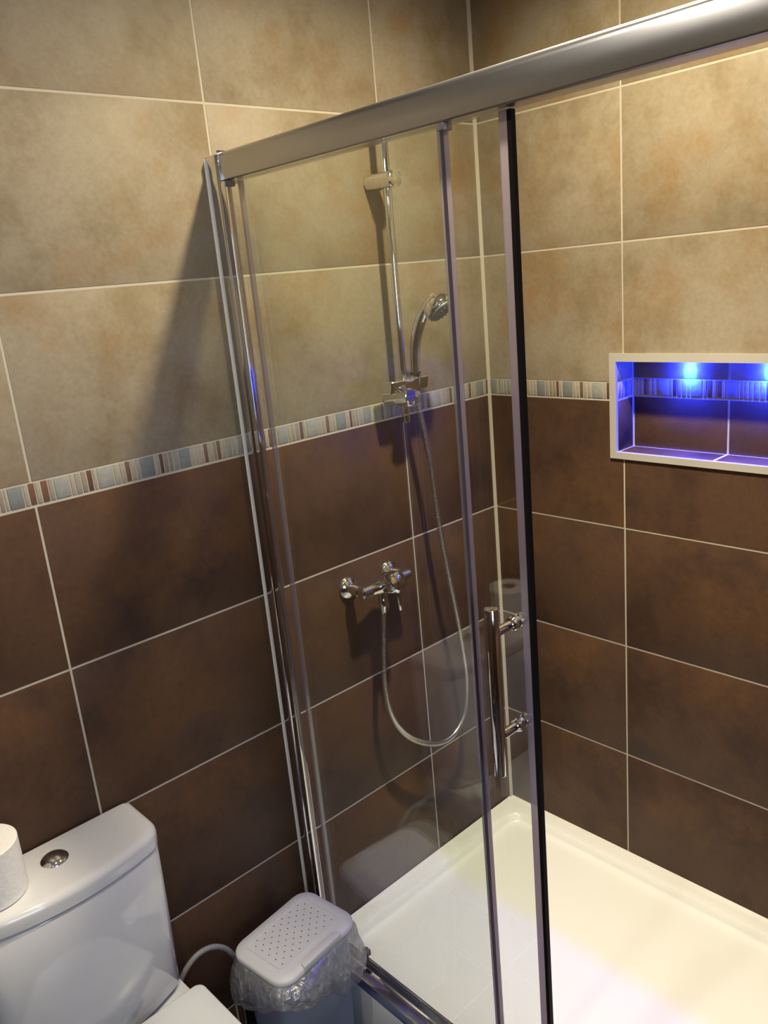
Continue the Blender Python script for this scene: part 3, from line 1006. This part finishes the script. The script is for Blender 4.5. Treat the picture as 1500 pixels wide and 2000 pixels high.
# toilet roll
rl = thing('toilet_roll', 'white toilet roll standing on the cistern lid', 'toilet roll', (-1.462, -0.076, 0.7885))
bm = nb()
prof = [(0.000, 0.021), (0.000, 0.0535), (0.002, 0.0555), (0.098, 0.0555), (0.100, 0.0535), (0.100, 0.021)]
a, b = Vector((1, 0, 0)), Vector((0, 1, 0))
skin(bm, [ring(bm, (0, 0, z), a, b, r, r, 48) for z, r in prof], closed=True)
obj('paper', bm, M['paper'], rl, 40)
bm = nb()
skin(bm, [ring(bm, (0, 0, z), a, b, r, r, 32) for z, r in ((0.001, 0.0195), (0.001, 0.0209), (0.099, 0.0209), (0.099, 0.0195))], closed=True)
obj('core', bm, M['card'], rl, 40)

# ------------------------------------------------------------------ waste bin
BR = math.radians(7.0)
bn = thing('waste_bin', 'small grey lidded waste bin between toilet and shower', 'bin', (-0.9335, -0.150, 0), BR)
bhx, bhy = 0.116, 0.086
bm = nb()
loft(bm, [(rrect(0, 0, bhx - 0.026, bhy - 0.022, 0.03), 0.001), (rrect(0, 0, bhx - 0.022, bhy - 0.018, 0.034), 0.008), (rrect(0, 0, bhx - 0.008, bhy - 0.008, 0.036), 0.352)])
obj('body', bm, M['binplastic'], bn, 50)
bm = nb()
loft(bm, [(rrect(0, 0, bhx - 0.004, bhy - 0.004, 0.037), 0.350), (rrect(0, 0, bhx - 0.001, bhy - 0.001, 0.038), 0.352), (rrect(0, 0, bhx - 0.001, bhy - 0.001, 0.038), 0.364),
          (rrect(0, 0, bhx + 0.001, bhy + 0.001, 0.038), 0.365), (rrect(0, 0, bhx + 0.001, bhy + 0.001, 0.038), 0.3715), (rrect(0, 0, bhx - 0.002, bhy - 0.002, 0.037), 0.3755),
          (rrect(0, 0, bhx - 0.0045, bhy - 0.0045, 0.036), 0.3758), (rrect(0, 0, bhx - 0.0070, bhy - 0.0070, 0.034), 0.3780), (rrect(0, 0, bhx - 0.020, bhy - 0.020, 0.028), 0.3785)])
lid = obj('lid', bm, M['lidplastic'], bn, 55)
# raised ridge around the perforated panel, open where the finger tab is
bm = nb()
out_, in_ = rrect(0.0, 0.006, bhx - 0.026, bhy - 0.028, 0.014, 5), rrect(0.0, 0.006, bhx - 0.0290, bhy - 0.0310, 0.012, 5)
r0 = [bm.verts.new((p[0], p[1], 0.3770)) for p in out_]; r1 = [bm.verts.new((p[0], p[1], 0.3800)) for p in out_]
r2 = [bm.verts.new((p[0], p[1], 0.3800)) for p in in_]; r3 = [bm.verts.new((p[0], p[1], 0.3770)) for p in in_]
skin(bm, [r0, r1, r2, r3], closed=True)
obj('panel_ridge', bm, M['lidplastic'], lid, None)
bm = nb()
prism(bm, [(-0.056, -bhy - 0.0030), (0.056, -bhy - 0.0030), (0.054, -bhy + 0.012), (0.046, -bhy + 0.017), (-0.046, -bhy + 0.017), (-0.054, -bhy + 0.012)], 2, 0.3690, 0.3816, 0.0009, 2)
obj('finger_tab', bm, M['lidplastic'], lid, 40)
bm = nb()
for i in range(13):
    for j in range(10):
        if (i + j) % 2:
            continue
        x, y = (i - 6) * 0.0125, 0.006 + (j - 4.5) * 0.0105
        box(bm, (x - 0.0013, y - 0.0013, 0.3780), (x + 0.0013, y + 0.0013, 0.37885))
o = obj('perforations', bm, M['hole'], lid, None)
o['kind'] = 'stuff'

# bin liner folded over the rim
lb = thing('bin_liner', 'clear crumpled plastic bag folded over the rim of the grey bin', 'plastic bag', (-0.9335, -0.150, 0), BR)
rnd = random.Random(3)
bm = nb()
n_per = 14
ph = [rnd.uniform(0, 6.28) for _ in range(8)]
layers = []
steps = [(0.362, -0.0020), (0.358, 0.0035), (0.350, 0.010), (0.338, 0.016), (0.322, 0.020), (0.305, 0.022), (0.290, 0.021), (0.276, 0.018), (0.268, 0.014), (0.272, 0.010)]
base_ = rrect(0, 0, bhx, bhy, 0.040, n_per)
fine_ = []
for i, p in enumerate(base_):
    q = base_[(i + 1) % len(base_)]
    d = math.hypot(q[0] - p[0], q[1] - p[1])
    k = max(1, int(round(d / 0.005)))
    fine_ += [(p[0] + (q[0] - p[0]) * t / k, p[1] + (q[1] - p[1]) * t / k) for t in range(k)]
NP = len(fine_)
rings_ = []
for s, (z, off) in enumerate(steps):
    rg = []
    for i, p in enumerate(fine_):
        t = 2 * math.pi * i / NP
        q0, q1 = fine_[i - 1], fine_[(i + 1) % NP]
        tx, ty = q1[0] - q0[0], q1[1] - q0[1]
        L_ = math.hypot(tx, ty)
        nx, ny = ty / L_, -tx / L_
        f = s / (len(steps) - 1)
        wob = (0.0045 * math.sin(5 * t + ph[0]) + 0.0035 * math.sin(9 * t + ph[1] + f * 2) + 0.0025 * math.sin(17 * t + ph[2] - f * 3) + 0.0018 * math.sin(31 * t + ph[3])) * f
        left = max(0.0, -math.cos(t - 0.2))                     # the bag bunches up on the toilet side
        front = max(0.0, -math.sin(t))
        rad = off * (1.0 + 0.35 * left) + wob
        if nx > 0.6:
            rad = min(rad, 0.012)
        drop = (0.016 * math.sin(2 * t + ph[4]) + 0.012 * math.sin(3 * t + ph[5]) + 0.006 * math.sin(7 * t + ph[6]) + 0.004 * math.sin(13 * t + ph[7])) * f
        drop += (-0.030 * left + 0.012 * front) * f
        rg.append(bm.verts.new((p[0] + nx * rad, p[1] + ny * rad, z - drop)))
    rings_.append(rg)
skin(bm, rings_, False, False)
obj('skirt', bm, M['bag'], lb, 180)
